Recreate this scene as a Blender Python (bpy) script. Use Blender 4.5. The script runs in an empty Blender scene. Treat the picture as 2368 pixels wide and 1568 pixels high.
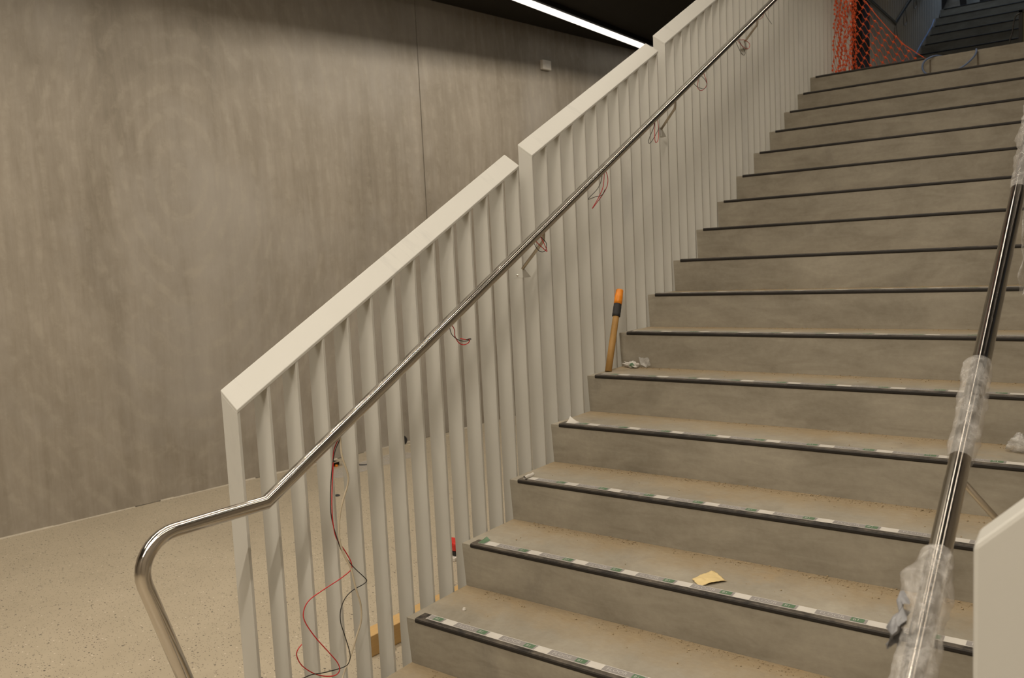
import bpy, bmesh, math, random
from mathutils import Vector, Matrix, noise
random.seed(7)
S=bpy.context.scene
COL=S.collection
ZC=3.63; R_=0.16; G_=0.3; PITCH=R_/G_      # riser, going
WIRES=[{'red':[[0.075,-0.3033,0.671],[0.075,-0.3275,0.638],[0.075,-0.3397,0.5914],[0.075,-0.3477,0.5389],[0.075,-0.3489,0.4782],[0.075,-0.3416,0.4263],[0.075,-0.3292,0.3814],[0.075,-0.3031,0.3382],[0.075,-0.2877,0.3017],[0.075,-0.291,0.2844],[0.075,-0.3051,0.2773],[0.075,-0.3427,0.2668],[0.075,-0.4005,0.2537],[0.075,-0.4456,0.2385],[0.075,-0.4638,0.2128],[0.075,-0.4635,0.1825],[0.075,-0.437,0.1277],[0.075,-0.3985,0.068],[0.075,-0.3734,0.0272],[0.075,-0.3666,0.0006],[0.075,-0.3807,-0.0102],[0.075,-0.411,-0.0004],[0.075,-0.4464,0.0232],[0.075,-0.4851,0.0633],[0.075,-0.5054,0.1014],[0.075,-0.5066,0.1213],[0.075,-0.4937,0.1334]],'black':[[0.075,-0.3067,0.6691],[0.075,-0.3299,0.6341],[0.075,-0.344,0.5624],[0.075,-0.348,0.4633],[0.075,-0.3305,0.3849],[0.075,-0.3166,0.3373],[0.075,-0.2877,0.2863],[0.075,-0.2508,0.2402],[0.075,-0.2451,0.2275],[0.075,-0.2594,0.2204],[0.075,-0.2908,0.2134],[0.075,-0.3156,0.1975],[0.075,-0.3349,0.1687],[0.075,-0.3423,0.1351],[0.075,-0.338,0.0977],[0.075,-0.3291,0.0464],[0.075,-0.3297,0.0208],[0.075,-0.3396,0.0045],[0.075,-0.3663,0.0031],[0.075,-0.4161,0.0123],[0.075,-0.4587,0.0249],[0.075,-0.5068,0.0315]],'cream':[[0.075,-0.3049,0.6713],[0.075,-0.3075,0.6241],[0.075,-0.2929,0.565],[0.075,-0.2923,0.5345],[0.075,-0.3061,0.4923],[0.075,-0.3185,0.4454],[0.075,-0.3255,0.3859],[0.075,-0.317,0.3322],[0.075,-0.301,0.2857],[0.075,-0.2931,0.2257],[0.075,-0.2778,0.1678],[0.075,-0.2758,0.1144],[0.075,-0.2897,0.0727],[0.075,-0.3111,0.0232],[0.075,-0.3414,-0.0159],[0.075,-0.3643,-0.0479]]},{'red':[[0.075,0.2091,0.9648],[0.075,0.2376,0.9388],[0.075,0.2474,0.9127],[0.075,0.2638,0.8903],[0.075,0.2807,0.8802],[0.075,0.2971,0.8841],[0.075,0.3013,0.8952],[0.075,0.2822,0.8987],[0.075,0.2603,0.904]],'black':[[0.075,0.2007,0.9597],[0.075,0.2106,0.9297],[0.075,0.2312,0.9144],[0.075,0.2644,0.8976],[0.075,0.2951,0.8914],[0.075,0.3154,0.8952],[0.075,0.304,0.8994],[0.075,0.2783,0.8991]]},{'black':[[0.075,0.7472,1.2625],[0.075,0.7278,1.2384],[0.075,0.7295,1.2237],[0.075,0.7515,1.2065],[0.075,0.7798,1.1911],[0.075,0.8029,1.1886],[0.075,0.8123,1.2012],[0.075,0.8017,1.2229],[0.075,0.7718,1.2402],[0.075,0.7516,1.2592]],'red':[[0.075,0.7562,1.2658],[0.075,0.765,1.2402],[0.075,0.7816,1.2146],[0.075,0.803,1.1896],[0.075,0.7776,1.2081],[0.075,0.7532,1.2277],[0.075,0.7317,1.251]]},{'red':[[0.075,1.2817,1.5425],[0.075,1.3076,1.4995],[0.075,1.3095,1.4642],[0.075,1.2806,1.4277],[0.075,1.2284,1.3902],[0.075,1.181,1.3645],[0.075,1.223,1.411],[0.075,1.2572,1.4619],[0.075,1.2718,1.5382]],'black':[[0.075,1.2591,1.5356],[0.075,1.2428,1.4892],[0.075,1.1978,1.4451],[0.075,1.1274,1.4013],[0.075,1.2027,1.414],[0.075,1.2654,1.4234],[0.075,1.2964,1.4491]]},{'black':[[0.075,1.7836,1.8158],[0.075,1.7641,1.7631],[0.075,1.7216,1.707],[0.075,1.7254,1.6848],[0.075,1.759,1.6916],[0.075,1.8051,1.7308],[0.075,1.8266,1.7621]],'red':[[0.075,1.8049,1.8262],[0.075,1.8238,1.788],[0.075,1.8257,1.7491],[0.075,1.8034,1.7077],[0.075,1.7678,1.6871],[0.075,1.7524,1.7],[0.075,1.7631,1.7496],[0.075,1.7896,1.8164]]},{'black':[[0.075,2.2766,2.0869],[0.075,2.2578,2.0476],[0.075,2.2783,2.0288],[0.075,2.316,2.0182],[0.075,2.3641,2.02],[0.075,2.3935,2.0448],[0.075,2.3831,2.069],[0.075,2.345,2.0882],[0.075,2.3144,2.1037]],'red':[[0.075,2.299,2.0947],[0.075,2.3018,2.0538],[0.075,2.3053,2.0232],[0.075,2.3399,2.0091],[0.075,2.376,2.0207],[0.075,2.3965,2.0483],[0.075,2.3678,2.0758],[0.075,2.335,2.1134]]},{'red':[[0.075,2.8438,2.3895],[0.075,2.9041,2.3738],[0.075,2.9906,2.3854],[0.075,3.0484,2.3714],[0.075,3.0171,2.3395],[0.075,2.9493,2.3367],[0.075,2.8194,2.3753]],'black':[[0.075,2.7993,2.3669],[0.075,2.8535,2.3201],[0.075,2.9074,2.2949],[0.075,2.9659,2.2944],[0.075,3.0043,2.3112],[0.075,2.9969,2.3273],[0.075,2.9311,2.3507],[0.075,2.8296,2.382]]},{'red':[[0.075,3.3177,2.6327],[0.075,3.3042,2.5945],[0.075,3.2562,2.5593],[0.075,3.2191,2.5499]],'black':[[0.075,3.3216,2.6335],[0.075,3.3737,2.6008],[0.075,3.4746,2.5715]]}]
BRK=[[[0.075, 0.7987, 1.2791], [0.075, 0.795, 1.2323], [-0.012, 0.7659, 1.1255]], [[0.075, 2.0225, 1.9394], [0.075, 2.0134, 1.879], [-0.012, 2.0296, 1.7881]], [[0.075, 3.2126, 2.5649], [0.075, 3.2023, 2.5144], [-0.012, 3.2126, 2.4282]]]
CASECABLE=[[1.267, 5.2, 2.74], [1.241, 5.2, 2.728], [1.228, 5.2, 2.694], [1.218, 5.2, 2.615], [1.205, 5.2, 2.573], [1.197, 5.2, 2.52]]
BLUELOOP=[[0.872, 4.47, 2.389], [0.838, 4.47, 2.395], [0.804, 4.47, 2.393], [0.772, 4.47, 2.373], [0.761, 4.47, 2.337], [0.774, 4.47, 2.303], [0.804, 4.47, 2.284], [0.886, 4.47, 2.277], [0.956, 4.47, 2.281], [1.013, 4.47, 2.304], [1.064, 4.47, 2.346], [1.083, 4.47, 2.376], [1.077, 4.47, 2.396]]
BLUECABLE=[[0.02, 8.264, 3.186], [0.02, 8.359, 3.244], [0.02, 8.553, 3.352], [0.02, 8.804, 3.473], [0.02, 9.039, 3.594], [0.02, 9.173, 3.659], [0.02, 9.338, 3.776]]

EXPOSURE=-0.1
LAMP_E=2.2
LAMP2_E=7.0
COOL=72
LAMPS=[(-.58,-1.2,2.4,ZC+.018,16,180,58,'linear wall-washing lamp in the ceiling slot near the stair foot, out of the picture'),
 (-.58,2.5,5.8,ZC+.105,150,180,52,'linear wall-washing lamp in the ceiling slot further up the hall, out of the picture'),
 (-1.7,-3.8,1.6,ZC-.051,95,170,0,'linear lamp over the hall floor near the stair foot, out of the picture'),
 (.6,-4.5,2.2,3.95,58,175,0,'linear lamp hung over the left half of the stair foot, out of the picture'),
 (.6,2.5,5.8,3.95,7,175,0,'linear lamp hung over the upper left part of the stair, out of the picture'),
 (2.4,-4.5,1.0,4.3,32,170,0,'linear lamp hung over the right half of the stair foot, out of the picture'),
 (2.4,1.9,5.8,4.3,4,170,0,'linear lamp hung over the upper right part of the stair, out of the picture'),
 (1.4,-6.4,-1.6,3.4,122,175,-0,'linear lamp hung in front of the stair, out of the picture')]

# ------------------------------------------------------------------ materials
class NT:
    def __init__(s,name):
        s.m=bpy.data.materials.new(name); s.m.use_nodes=True
        s.t=s.m.node_tree; s.t.nodes.clear()
        s.out=s.n('ShaderNodeOutputMaterial'); s.b=s.n('ShaderNodeBsdfPrincipled')
        s.l(s.b.outputs[0],s.out.inputs[0])
    def n(s,t,**k):
        x=s.t.nodes.new(t)
        for a,b in k.items(): setattr(x,a,b)
        return x
    def l(s,a,b): s.t.links.new(a,b)
    def co(s,obj=True):
        c=s.n('ShaderNodeTexCoord') if obj else s.n('ShaderNodeNewGeometry')
        return c.outputs['Object'] if obj else c.outputs['Position']
    def noise(s,co,scale=(1,1,1),sc=5,detail=6,rough=.6,dist=0,loc=(0,0,0),rot=(0,0,0)):
        mp=s.n('ShaderNodeMapping'); mp.inputs['Scale'].default_value=scale; mp.inputs['Location'].default_value=loc; mp.inputs['Rotation'].default_value=rot
        s.l(co,mp.inputs[0]); x=s.n('ShaderNodeTexNoise'); x.inputs['Scale'].default_value=sc; x.inputs['Detail'].default_value=detail
        x.inputs['Roughness'].default_value=rough; x.inputs['Distortion'].default_value=dist
        s.l(mp.outputs[0],x.inputs[0]); return x.outputs[0]
    def ramp(s,v,stops):
        r=s.n('ShaderNodeValToRGB'); e=r.color_ramp.elements
        while len(e)<len(stops): e.new(.5)
        for i,(p,c) in enumerate(stops):
            e[i].position=p; e[i].color=(c,c,c,1) if not hasattr(c,'__len__') else (*c,1)
        s.l(v,r.inputs[0]); return r.outputs[0]
    def mix(s,f,a,b,mode='MIX'):
        m=s.n('ShaderNodeMix',data_type='RGBA',blend_type=mode)
        for sock,v in ((m.inputs[0],f),(m.inputs[6],a),(m.inputs[7],b)):
            if hasattr(v,'links') or hasattr(v,'is_linked'): s.l(v,sock)
            elif hasattr(v,'__len__'): sock.default_value=(*v,1)
            else: sock.default_value=v
        return m.outputs[2]
    def math(s,op,a,b=0.,c=None):
        m=s.n('ShaderNodeMath',operation=op)
        for i,v in enumerate((a,b) if c is None else (a,b,c)):
            if hasattr(v,'is_linked'): s.l(v,m.inputs[i])
            else: m.inputs[i].default_value=v
        return m.outputs[0]
    def bump(s,h,st=.1,d=.01):
        b=s.n('ShaderNodeBump'); b.inputs['Strength'].default_value=st; b.inputs['Distance'].default_value=d
        s.l(h,b.inputs['Height']); s.l(b.outputs[0],s.b.inputs['Normal'])
    def set(s,**k):
        for a,v in k.items():
            i=s.b.inputs[a.replace('_',' ')]
            if hasattr(v,'is_linked'): s.l(v,i)
            elif hasattr(v,'__len__'): i.default_value=(*v,1)
            else: i.default_value=v
        return s.m
def plain(name,c,rough=.5,metal=0,spec=.5,var=.06,sc=30):
    t=NT(name); n=t.noise(t.co(),sc=sc,detail=4)
    c1=tuple(x*(1-var*2.2) for x in c); c2=tuple(min(1,x*(1+var*2.2)) for x in c)
    t.set(Base_Color=t.mix(n,c1,c2),Roughness=rough,Metallic=metal,Specular_IOR_Level=spec); return t.m
M={}
def m_wall():
    t=NT('troweled_concrete'); p=t.co(False)
    streak=t.noise(p,(1,1.5,.13),sc=3.2,detail=10,rough=.68,dist=.35)
    fine=t.noise(p,(1,5,.5),sc=5,detail=10,rough=.72,dist=.8)
    blot=t.noise(p,(1,1,.8),sc=1.2,detail=10,rough=.66,dist=.5)
    mot=t.noise(p,(1,1,1),sc=7,detail=10,rough=.72,dist=.4)
    wv=t.n('ShaderNodeTexWave',wave_type='RINGS',rings_direction='X'); wv.inputs['Scale'].default_value=2.2; wv.inputs['Distortion'].default_value=9; wv.inputs['Detail'].default_value=5; wv.inputs['Detail Scale'].default_value=.55
    mp=t.n('ShaderNodeMapping'); mp.inputs['Location'].default_value=(0,-2.2,-1.4); mp.inputs['Scale'].default_value=(.3,1.3,.75); t.l(p,mp.inputs[0]); t.l(mp.outputs[0],wv.inputs[0])
    f=t.math('ADD',t.math('MULTIPLY',streak,.42),t.math('MULTIPLY',fine,.16))
    f=t.math('ADD',f,t.math('MULTIPLY',blot,.26)); f=t.math('ADD',f,t.math('MULTIPLY',mot,.16))
    f=t.ramp(f,[(.36,0.),(.63,1.)])
    col=t.mix(f,WALL_D,WALL_L)
    cl=t.noise(p,(1,.8,.6),sc=.9,detail=6,rough=.6,loc=(3,1,7))
    col=t.mix(t.ramp(cl,[(.46,0.),(.66,.55)]),col,WALL_G)
    col=t.mix(t.math('MULTIPLY',t.ramp(wv.outputs[0],[(.55,0.),(.9,.22)]),t.ramp(mot,[(.42,0.),(.6,1.)])),col,(.43,.385,.31))
    vo=t.noise(p,(1,1,1.2),sc=14,detail=10,rough=.75)
    col=t.mix(t.ramp(vo,[(.62,0.),(.72,.18)]),col,(.5,.46,.40))
    t.set(Base_Color=col,Roughness=t.ramp(fine,[(.3,.42),(.7,.62)]),Specular_IOR_Level=.35)
    t.bump(f,.12,.004); return t.m
def m_floor():
    t=NT('speckled_floor'); p=t.co(False)
    big=t.noise(p,(1,1,1),sc=1.3,detail=6,rough=.6,dist=.5)
    md=t.noise(p,(1,1,1),sc=9,detail=8,rough=.7)
    col=t.mix(t.math('ADD',t.math('MULTIPLY',big,.6),t.math('MULTIPLY',md,.4)),FLOOR_D,FLOOR_L)
    for sc,th,k,c in ((30,.25,.78,(.055,.05,.045)),(60,.30,.68,(.09,.08,.065)),(95,.33,.62,(.14,.12,.09)),(28,.22,.5,(.62,.56,.46))):
        v=t.n('ShaderNodeTexVoronoi',feature='F1'); v.inputs['Scale'].default_value=sc; v.inputs['Randomness'].default_value=1
        mp=t.n('ShaderNodeMapping'); mp.inputs['Scale'].default_value=(1,1.4,0); mp.inputs['Location'].default_value=(sc,sc*.37,0)
        t.l(p,mp.inputs[0]); t.l(mp.outputs[0],v.inputs[0])
        dn=t.noise(p,(1,1,1),sc=160,detail=2)
        d=t.math('ADD',v.outputs['Distance'],t.math('MULTIPLY',dn,.16))
        rnd=t.n('ShaderNodeSeparateColor'); t.l(v.outputs['Color'],rnd.inputs[0])
        keep=t.math('GREATER_THAN',rnd.outputs[0],k)
        spot=t.math('MULTIPLY',t.math('LESS_THAN',d,th),keep)
        col=t.mix(t.math('MULTIPLY',spot,.85),col,c)
    t.set(Base_Color=col,Roughness=t.ramp(big,[(.3,.38),(.7,.55)]),Specular_IOR_Level=.4); return t.m
def m_stair():
    t=NT('stair_concrete'); p=t.co(False); o=t.co()
    oi=t.n('ShaderNodeObjectInfo')
    big=t.noise(p,(1,1,1.6),sc=2.6,detail=8,rough=.62,dist=.6)
    hz=t.noise(p,(1.2,1,5),sc=4,detail=7,rough=.6,dist=.8)
    fine=t.noise(p,(1,1,1),sc=60,detail=4,rough=.6)
    f=t.math('ADD',t.math('MULTIPLY',big,.55),t.math('MULTIPLY',hz,.33)); f=t.math('ADD',f,t.math('MULTIPLY',fine,.12))
    col=t.mix(t.ramp(f,[(.34,0.),(.66,1.)]),STAIR_D,STAIR_L)
    # dried dust lying towards the back of every tread
    sep=t.n('ShaderNodeSeparateXYZ'); t.l(o,sep.inputs[0])
    geo=t.n('ShaderNodeNewGeometry'); sn=t.n('ShaderNodeSeparateXYZ'); t.l(geo.outputs['Normal'],sn.inputs[0])
    up=t.math('GREATER_THAN',sn.outputs[2],.5)
    dn=t.noise(p,(1,1,1),sc=5,detail=9,rough=.72)
    dn2=t.noise(p,(1.5,3,1),sc=26,detail=5,rough=.7)
    dd=t.math('ADD',sep.outputs[1],t.math('MULTIPLY',t.math('SUBTRACT',dn,.5),.34))
    dust=t.math('MULTIPLY',t.ramp(t.math('MULTIPLY',dd,1.),[(.11,.05),(.28,1.)]),up)
    col=t.mix(t.math('MULTIPLY',dust,.85),col,t.mix(dn2,DUST_D,DUST_L))
    ru=t.noise(p,(1,1,1),sc=3.1,detail=6,rough=.7,loc=(9,2,0))
    col=t.mix(t.math('MULTIPLY',t.ramp(ru,[(.56,0.),(.74,.5)]),up),col,(.42,.27,.12))
    sm=t.noise(p,(1.4,1,.8),sc=3.7,detail=6,rough=.66,loc=(2,8,5))
    col=t.mix(t.ramp(sm,[(.60,0.),(.74,.28)]),col,(.15,.14,.13))
    t.set(Base_Color=col,Roughness=.72,Specular_IOR_Level=.3)
    t.bump(t.math('ADD',t.math('MULTIPLY',fine,.5),t.math('MULTIPLY',dn2,t.math('MULTIPLY',dust,1.))),.25,.004); return t.m
def m_paint():
    t=NT('off_white_paint'); p=t.co(False)
    a=t.noise(p,(1,1,.35),sc=5,detail=7,rough=.62)
    b=t.noise(p,(1,6,.5),sc=2.2,detail=6,rough=.7,loc=(4,4,0))
    col=t.mix(a,tuple(x*.93 for x in PAINT),PAINT)
    col=t.mix(t.ramp(b,[(.58,0.),(.74,.35)]),col,(.33,.33,.33))
    t.set(Base_Color=col,Roughness=.42,Specular_IOR_Level=.4); return t.m
def m_steel(name,rough=.2,c=(.62,.58,.53)):
    t=NT(name); o=t.co(False)
    n=t.noise(o,(1,1,1),sc=18,detail=5,rough=.6)
    t.set(Base_Color=c,Metallic=1.,Roughness=rough); return t.m
def m_nosing():
    t=NT('dusty_black_rubber'); p=t.co(False)
    n=t.noise(p,(1,1,1),sc=22,detail=8,rough=.75); n2=t.noise(p,(1,1,1),sc=2.4,detail=4)
    geo=t.n('ShaderNodeNewGeometry'); sn=t.n('ShaderNodeSeparateXYZ'); t.l(geo.outputs['Normal'],sn.inputs[0])
    f=t.math('MULTIPLY',t.ramp(t.math('ADD',t.math('MULTIPLY',n,.6),t.math('MULTIPLY',n2,.4)),[(.42,0.),(.62,1.)]),t.ramp(sn.outputs[2],[(.3,0.),(.85,1.)]))
    t.set(Base_Color=t.mix(t.math('MULTIPLY',f,.75),(.018,.015,.013),(.20,.17,.135)),Roughness=.55,Specular_IOR_Level=.35); return t.m
def m_wood(name,a,b):
    t=NT(name); o=t.co()
    n=t.noise(o,(14,1.2,14),sc=4,detail=6,rough=.6,dist=.6)
    t.set(Base_Color=t.mix(n,a,b),Roughness=.6); return t.m
def m_film(name='clear_film',op=.24,c=(.80,.78,.75)):
    t=NT(name); p=t.co(False)
    n=t.noise(p,(1,1,1),sc=38,detail=4,rough=.55,dist=1.2)
    tr=t.n('ShaderNodeBsdfTransparent'); tr.inputs[0].default_value=(.95,.94,.93,1)
    t.set(Base_Color=c,Roughness=.16,Specular_IOR_Level=.6)
    t.bump(n,.4,.006)
    mx=t.n('ShaderNodeMixShader'); t.l(t.ramp(n,[(.3,op*.55),(.72,min(1,op*1.7))]),mx.inputs[0])
    t.l(tr.outputs[0],mx.inputs[1]); t.l(t.b.outputs[0],mx.inputs[2]); t.l(mx.outputs[0],t.out.inputs[0]); return t.m
def m_emit(name,c,s):
    t=NT(name); t.set(Base_Color=(.8,.8,.8),Emission_Color=c,Emission_Strength=s); return t.m
# base colours
WALL_D=(.182,.155,.118); WALL_L=(.35,.312,.26); WALL_G=(.37,.345,.312)
FLOOR_D=(.325,.275,.20); FLOOR_L=(.53,.462,.352)
STAIR_D=(.24,.215,.170); STAIR_L=(.425,.39,.322)
DUST_D=(.25,.18,.10); DUST_L=(.44,.345,.215)
PAINT=(.585,.575,.535)
M['wall']=m_wall(); M['floor']=m_floor(); M['stair']=m_stair(); M['paint']=m_paint()
M['steel']=m_steel('brushed_stainless_steel',.15); M['steel2']=m_steel('satin_stainless_steel',.33,(.60,.54,.45))
M['nosing']=m_nosing()
M['black']=plain('matt_black_paint',(.020,.018,.016),.8,spec=.2)
M['dark']=plain('dark_brown_board',(.035,.028,.022),.8,spec=.2)
M['darkgrey']=plain('dark_grey_metal',(.035,.037,.042),.5)
M['ceil']=plain('black_ceiling_paint',(.030,.027,.023),.85,spec=.2)
M['tape']=plain('white_tape_film',(.66,.63,.58),.35); M['tgrey']=plain('grey_print',(.31,.29,.28),.35)
M['tgreen']=plain('green_print',(.11,.20,.115),.35); M['twhite']=plain('white_print',(.56,.54,.52),.35)
M['red']=plain('red_cable_sheath',(.55,.018,.022),.4); M['blk']=plain('black_cable_sheath',(.022,.02,.017),.4)
M['cream']=plain('cream_cable_sheath',(.55,.48,.36),.45); M['blue']=plain('blue_cable_sheath',(.13,.19,.34),.4)
M['wood']=m_wood('pine_wood',(.50,.30,.11),(.66,.44,.19)); M['ash']=m_wood('varnished_handle_wood',(.36,.19,.05),(.46,.27,.085))
M['orange']=plain('orange_plastic',(.85,.27,.012),.4); M['rubber']=plain('black_rubber',(.016,.015,.014),.65)
M['net']=plain('orange_net_plastic',(.74,.10,.014),.45)
M['film']=m_film(); M['film2']=m_film('cloudy_film',.36,(.72,.71,.69)); M['greyfilm']=plain('grey_tape_film',(.26,.26,.27),.4,var=.2,sc=70)
M['paper']=plain('yellowed_paper',(.72,.56,.28),.7,sc=18); M['sensor']=plain('white_plastic',(.68,.64,.58),.4)
M['bag']=plain('jute_bag_cloth',(.20,.165,.12),.9,var=.18,sc=40); M['bucket']=plain('white_bucket_plastic',(.6,.64,.68),.4)
M['olive']=plain('olive_paint',(.06,.055,.008),.5); M['redtool']=plain('red_plastic',(.6,.03,.02),.35); M['crumb']=plain('plaster_crumb',(.34,.26,.155),.9,var=.25,sc=60)
M['lamp']=m_emit('lamp_diffuser',(1,.93,.82),LAMP_E); M['lamp2']=m_emit('warm_lamp_diffuser',(1,.85,.66),LAMP2_E); M['lamp3']=m_emit('cool_lamp_diffuser',(.6,.76,1),.6); M['joint']=plain('joint_filler',(.15,.12,.085),.8); M['fillet']=plain('pale_mortar',(.46,.41,.33),.8,sc=50,var=.12); M['gusset']=plain('primed_steel',(.46,.42,.35),.5)
# ------------------------------------------------------------------ mesh helpers
class MB:
    def __init__(s): s.v=[]; s.f=[]; s.mi=[]; s.sm=[]
    def add(s,vs,fs,mi=0,smooth=False):
        o=len(s.v); s.v+=[tuple(v) for v in vs]
        for f in fs: s.f.append([i+o for i in f]); s.mi.append(mi); s.sm.append(smooth)
    def box(s,a,b,mi=0):
        x0,y0,z0=a; x1,y1,z1=b
        s.add([(x0,y0,z0),(x1,y0,z0),(x1,y1,z0),(x0,y1,z0),(x0,y0,z1),(x1,y0,z1),(x1,y1,z1),(x0,y1,z1)],
              [(0,3,2,1),(4,5,6,7),(0,1,5,4),(1,2,6,5),(2,3,7,6),(3,0,4,7)],mi)
    def hexa(s,bot,top,mi=0):
        s.add(list(bot)+list(top),[(0,3,2,1),(4,5,6,7),(0,1,5,4),(1,2,6,5),(2,3,7,6),(3,0,4,7)],mi)
    def prism_x(s,prof,x0,x1,mi=0):    # prof = (y,z) ring, counter-clockwise seen from +x
        n=len(prof); vs=[(x0,y,z) for y,z in prof]+[(x1,y,z) for y,z in prof]
        fs=[[i,(i+1)%n,n+(i+1)%n,n+i] for i in range(n)]
        fs=[f[::-1] for f in fs]
        s.add(vs,fs+[list(range(n)),list(range(2*n-1,n-1,-1))],mi)
    def tube(s,pts,r,seg=12,mi=0,caps=True,closed=False):
        pts=[Vector(p) for p in pts]; n=len(pts)
        rad=r if hasattr(r,'__len__') else [r]*n
        tang=[]
        for i in range(n):
            a=pts[max(0,i-1)]; b=pts[min(n-1,i+1)]
            if 0<i<n-1: t=(pts[i]-a).normalized()+(b-pts[i]).normalized()
            else: t=b-a
            tang.append(t.normalized() if t.length>1e-9 else Vector((0,0,1)))
        ref=Vector((1,0,0)) if abs(tang[0].x)<.9 else Vector((0,1,0))
        u=(ref-tang[0]*ref.dot(tang[0])).normalized(); vs=[]
        for i in range(n):
            u=(u-tang[i]*u.dot(tang[i])).normalized(); w=tang[i].cross(u)
            k=1.
            if 0<i<n-1:
                c=tang[i].dot((pts[i+1]-pts[i]).normalized()); k=1/max(c,.5)
            for j in range(seg):
                a=2*math.pi*j/seg; d=u*math.cos(a)+w*math.sin(a)
                if k>1.01:
                    bi=((pts[i+1]-pts[i]).normalized()-(pts[i]-pts[i-1]).normalized())
                    if bi.length>1e-6:
                        bi.normalize(); d=d+bi*(d.dot(bi)*(k-1))
                vs.append(pts[i]+d*rad[i])
        fs=[]
        for i in range(n-1):
            for j in range(seg):
                k=(j+1)%seg; fs.append((i*seg+j,i*seg+k,(i+1)*seg+k,(i+1)*seg+j))
        s.add(vs,fs,mi,True)
        if caps: s.add(vs[:seg],[list(range(seg))[::-1]],mi); s.add(vs[-seg:],[list(range(seg))],mi)
    def lathe(s,prof,axis_o=(0,0,0),axis=(0,0,1),seg=20,mi=0,smooth=True):   # prof=(r,h)
        ax=Vector(axis).normalized(); u=ax.orthogonal().normalized(); w=ax.cross(u); o=Vector(axis_o)
        vs=[o+ax*h+(u*math.cos(2*math.pi*j/seg)+w*math.sin(2*math.pi*j/seg))*r for r,h in prof for j in range(seg)]
        fs=[(i*seg+j,i*seg+(j+1)%seg,(i+1)*seg+(j+1)%seg,(i+1)*seg+j) for i in range(len(prof)-1) for j in range(seg)]
        s.add(vs,fs,mi,smooth)
        s.add(vs[:seg],[list(range(seg))[::-1]],mi); s.add(vs[-seg:],[list(range(seg))],mi)
    def grid(s,fn,nu,nv,mi=0,smooth=True):
        vs=[fn(i/nu,j/nv) for i in range(nu+1) for j in range(nv+1)]
        fs=[(i*(nv+1)+j,(i+1)*(nv+1)+j,(i+1)*(nv+1)+j+1,i*(nv+1)+j+1) for i in range(nu) for j in range(nv)]
        s.add(vs,fs,mi,smooth)
    def mesh(s,name,mats,org=(0,0,0)):
        me=bpy.data.meshes.new(name)
        o=Vector(org); me.from_pydata([Vector(v)-o for v in s.v],[],s.f)
        for m in (mats if isinstance(mats,(list,tuple)) else [mats]): me.materials.append(m)
        for p,mi,sm in zip(me.polygons,s.mi,s.sm): p.material_index=mi; p.use_smooth=sm
        bm=bmesh.new(); bm.from_mesh(me)
        bmesh.ops.remove_doubles(bm,verts=bm.verts,dist=1e-6)
        bmesh.ops.recalc_face_normals(bm,faces=bm.faces); bm.to_mesh(me); bm.free(); me.update()
        return me
    def build(s,name,mats,parent=None,org=None,bevel=0):
        # org: world point used as this object's origin (defaults to the parent's)
        w=Vector(org) if org is not None else (wloc(parent) if parent else Vector((0,0,0)))
        o=bpy.data.objects.new(name,s.mesh(name,mats,w)); COL.objects.link(o)
        if parent: o.parent=parent; o.location=w-wloc(parent)
        else: o.location=w
        WL[o.name]=w
        if bevel:
            b=o.modifiers.new('bevel','BEVEL'); b.width=bevel; b.segments=2; b.limit_method='ANGLE'
        return o
WL={}
def wloc(o): return WL[o.name]
def tag(o,label,cat,group=None):
    o['label']=label; o['category']=cat
    if group: o['group']=group
    return o
def thing(name,loc,label,cat,group=None):
    o=bpy.data.objects.new(name,None); o.empty_display_size=.05; COL.objects.link(o); o.location=loc
    WL[o.name]=Vector(loc); return tag(o,label,cat,group)
def struct(o): o['kind']='structure'; return o
def smooth_path(pts,n=6):
    pts=[Vector(p) for p in pts]; out=[]
    P=[pts[0]*2-pts[1]]+pts+[pts[-1]*2-pts[-2]]
    for i in range(1,len(P)-2):
        a,b,c,d=P[i-1],P[i],P[i+1],P[i+2]
        for k in range(n):
            t=k/n; out.append(.5*((2*b)+(c-a)*t+(2*a-5*b+4*c-d)*t*t+(3*b-a-3*c+d)*t**3))
    return out+[pts[-1]]
def arc_corner(p0,p1,p2,r,n=8):
    a=(Vector(p0)-Vector(p1)).normalized(); b=(Vector(p2)-Vector(p1)).normalized()
    th=a.angle(b); d=r/math.tan(th/2); s=Vector(p1)+a*d; e=Vector(p1)+b*d
    c=Vector(p1)+(a+b).normalized()*(r/math.sin(th/2)); out=[]
    v0=s-c; v1=e-c; ang=v0.angle(v1); ax=v0.cross(v1).normalized()
    for i in range(n+1): out.append(c+Matrix.Rotation(ang*i/n,3,ax)@v0)
    return out
def glyphs(text,size):
    cu=bpy.data.curves.new('t','FONT'); cu.body=text; cu.size=size; cu.resolution_u=2; cu.fill_mode='FRONT'
    ob=bpy.data.objects.new('t',cu); COL.objects.link(ob)
    dg=bpy.context.evaluated_depsgraph_get(); me=bpy.data.meshes.new_from_object(ob.evaluated_get(dg))
    vs=[v.co.copy() for v in me.vertices]; fs=[list(p.vertices) for p in me.polygons]
    bpy.data.objects.remove(ob); bpy.data.meshes.remove(me); bpy.data.curves.remove(cu); return vs,fs
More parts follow.
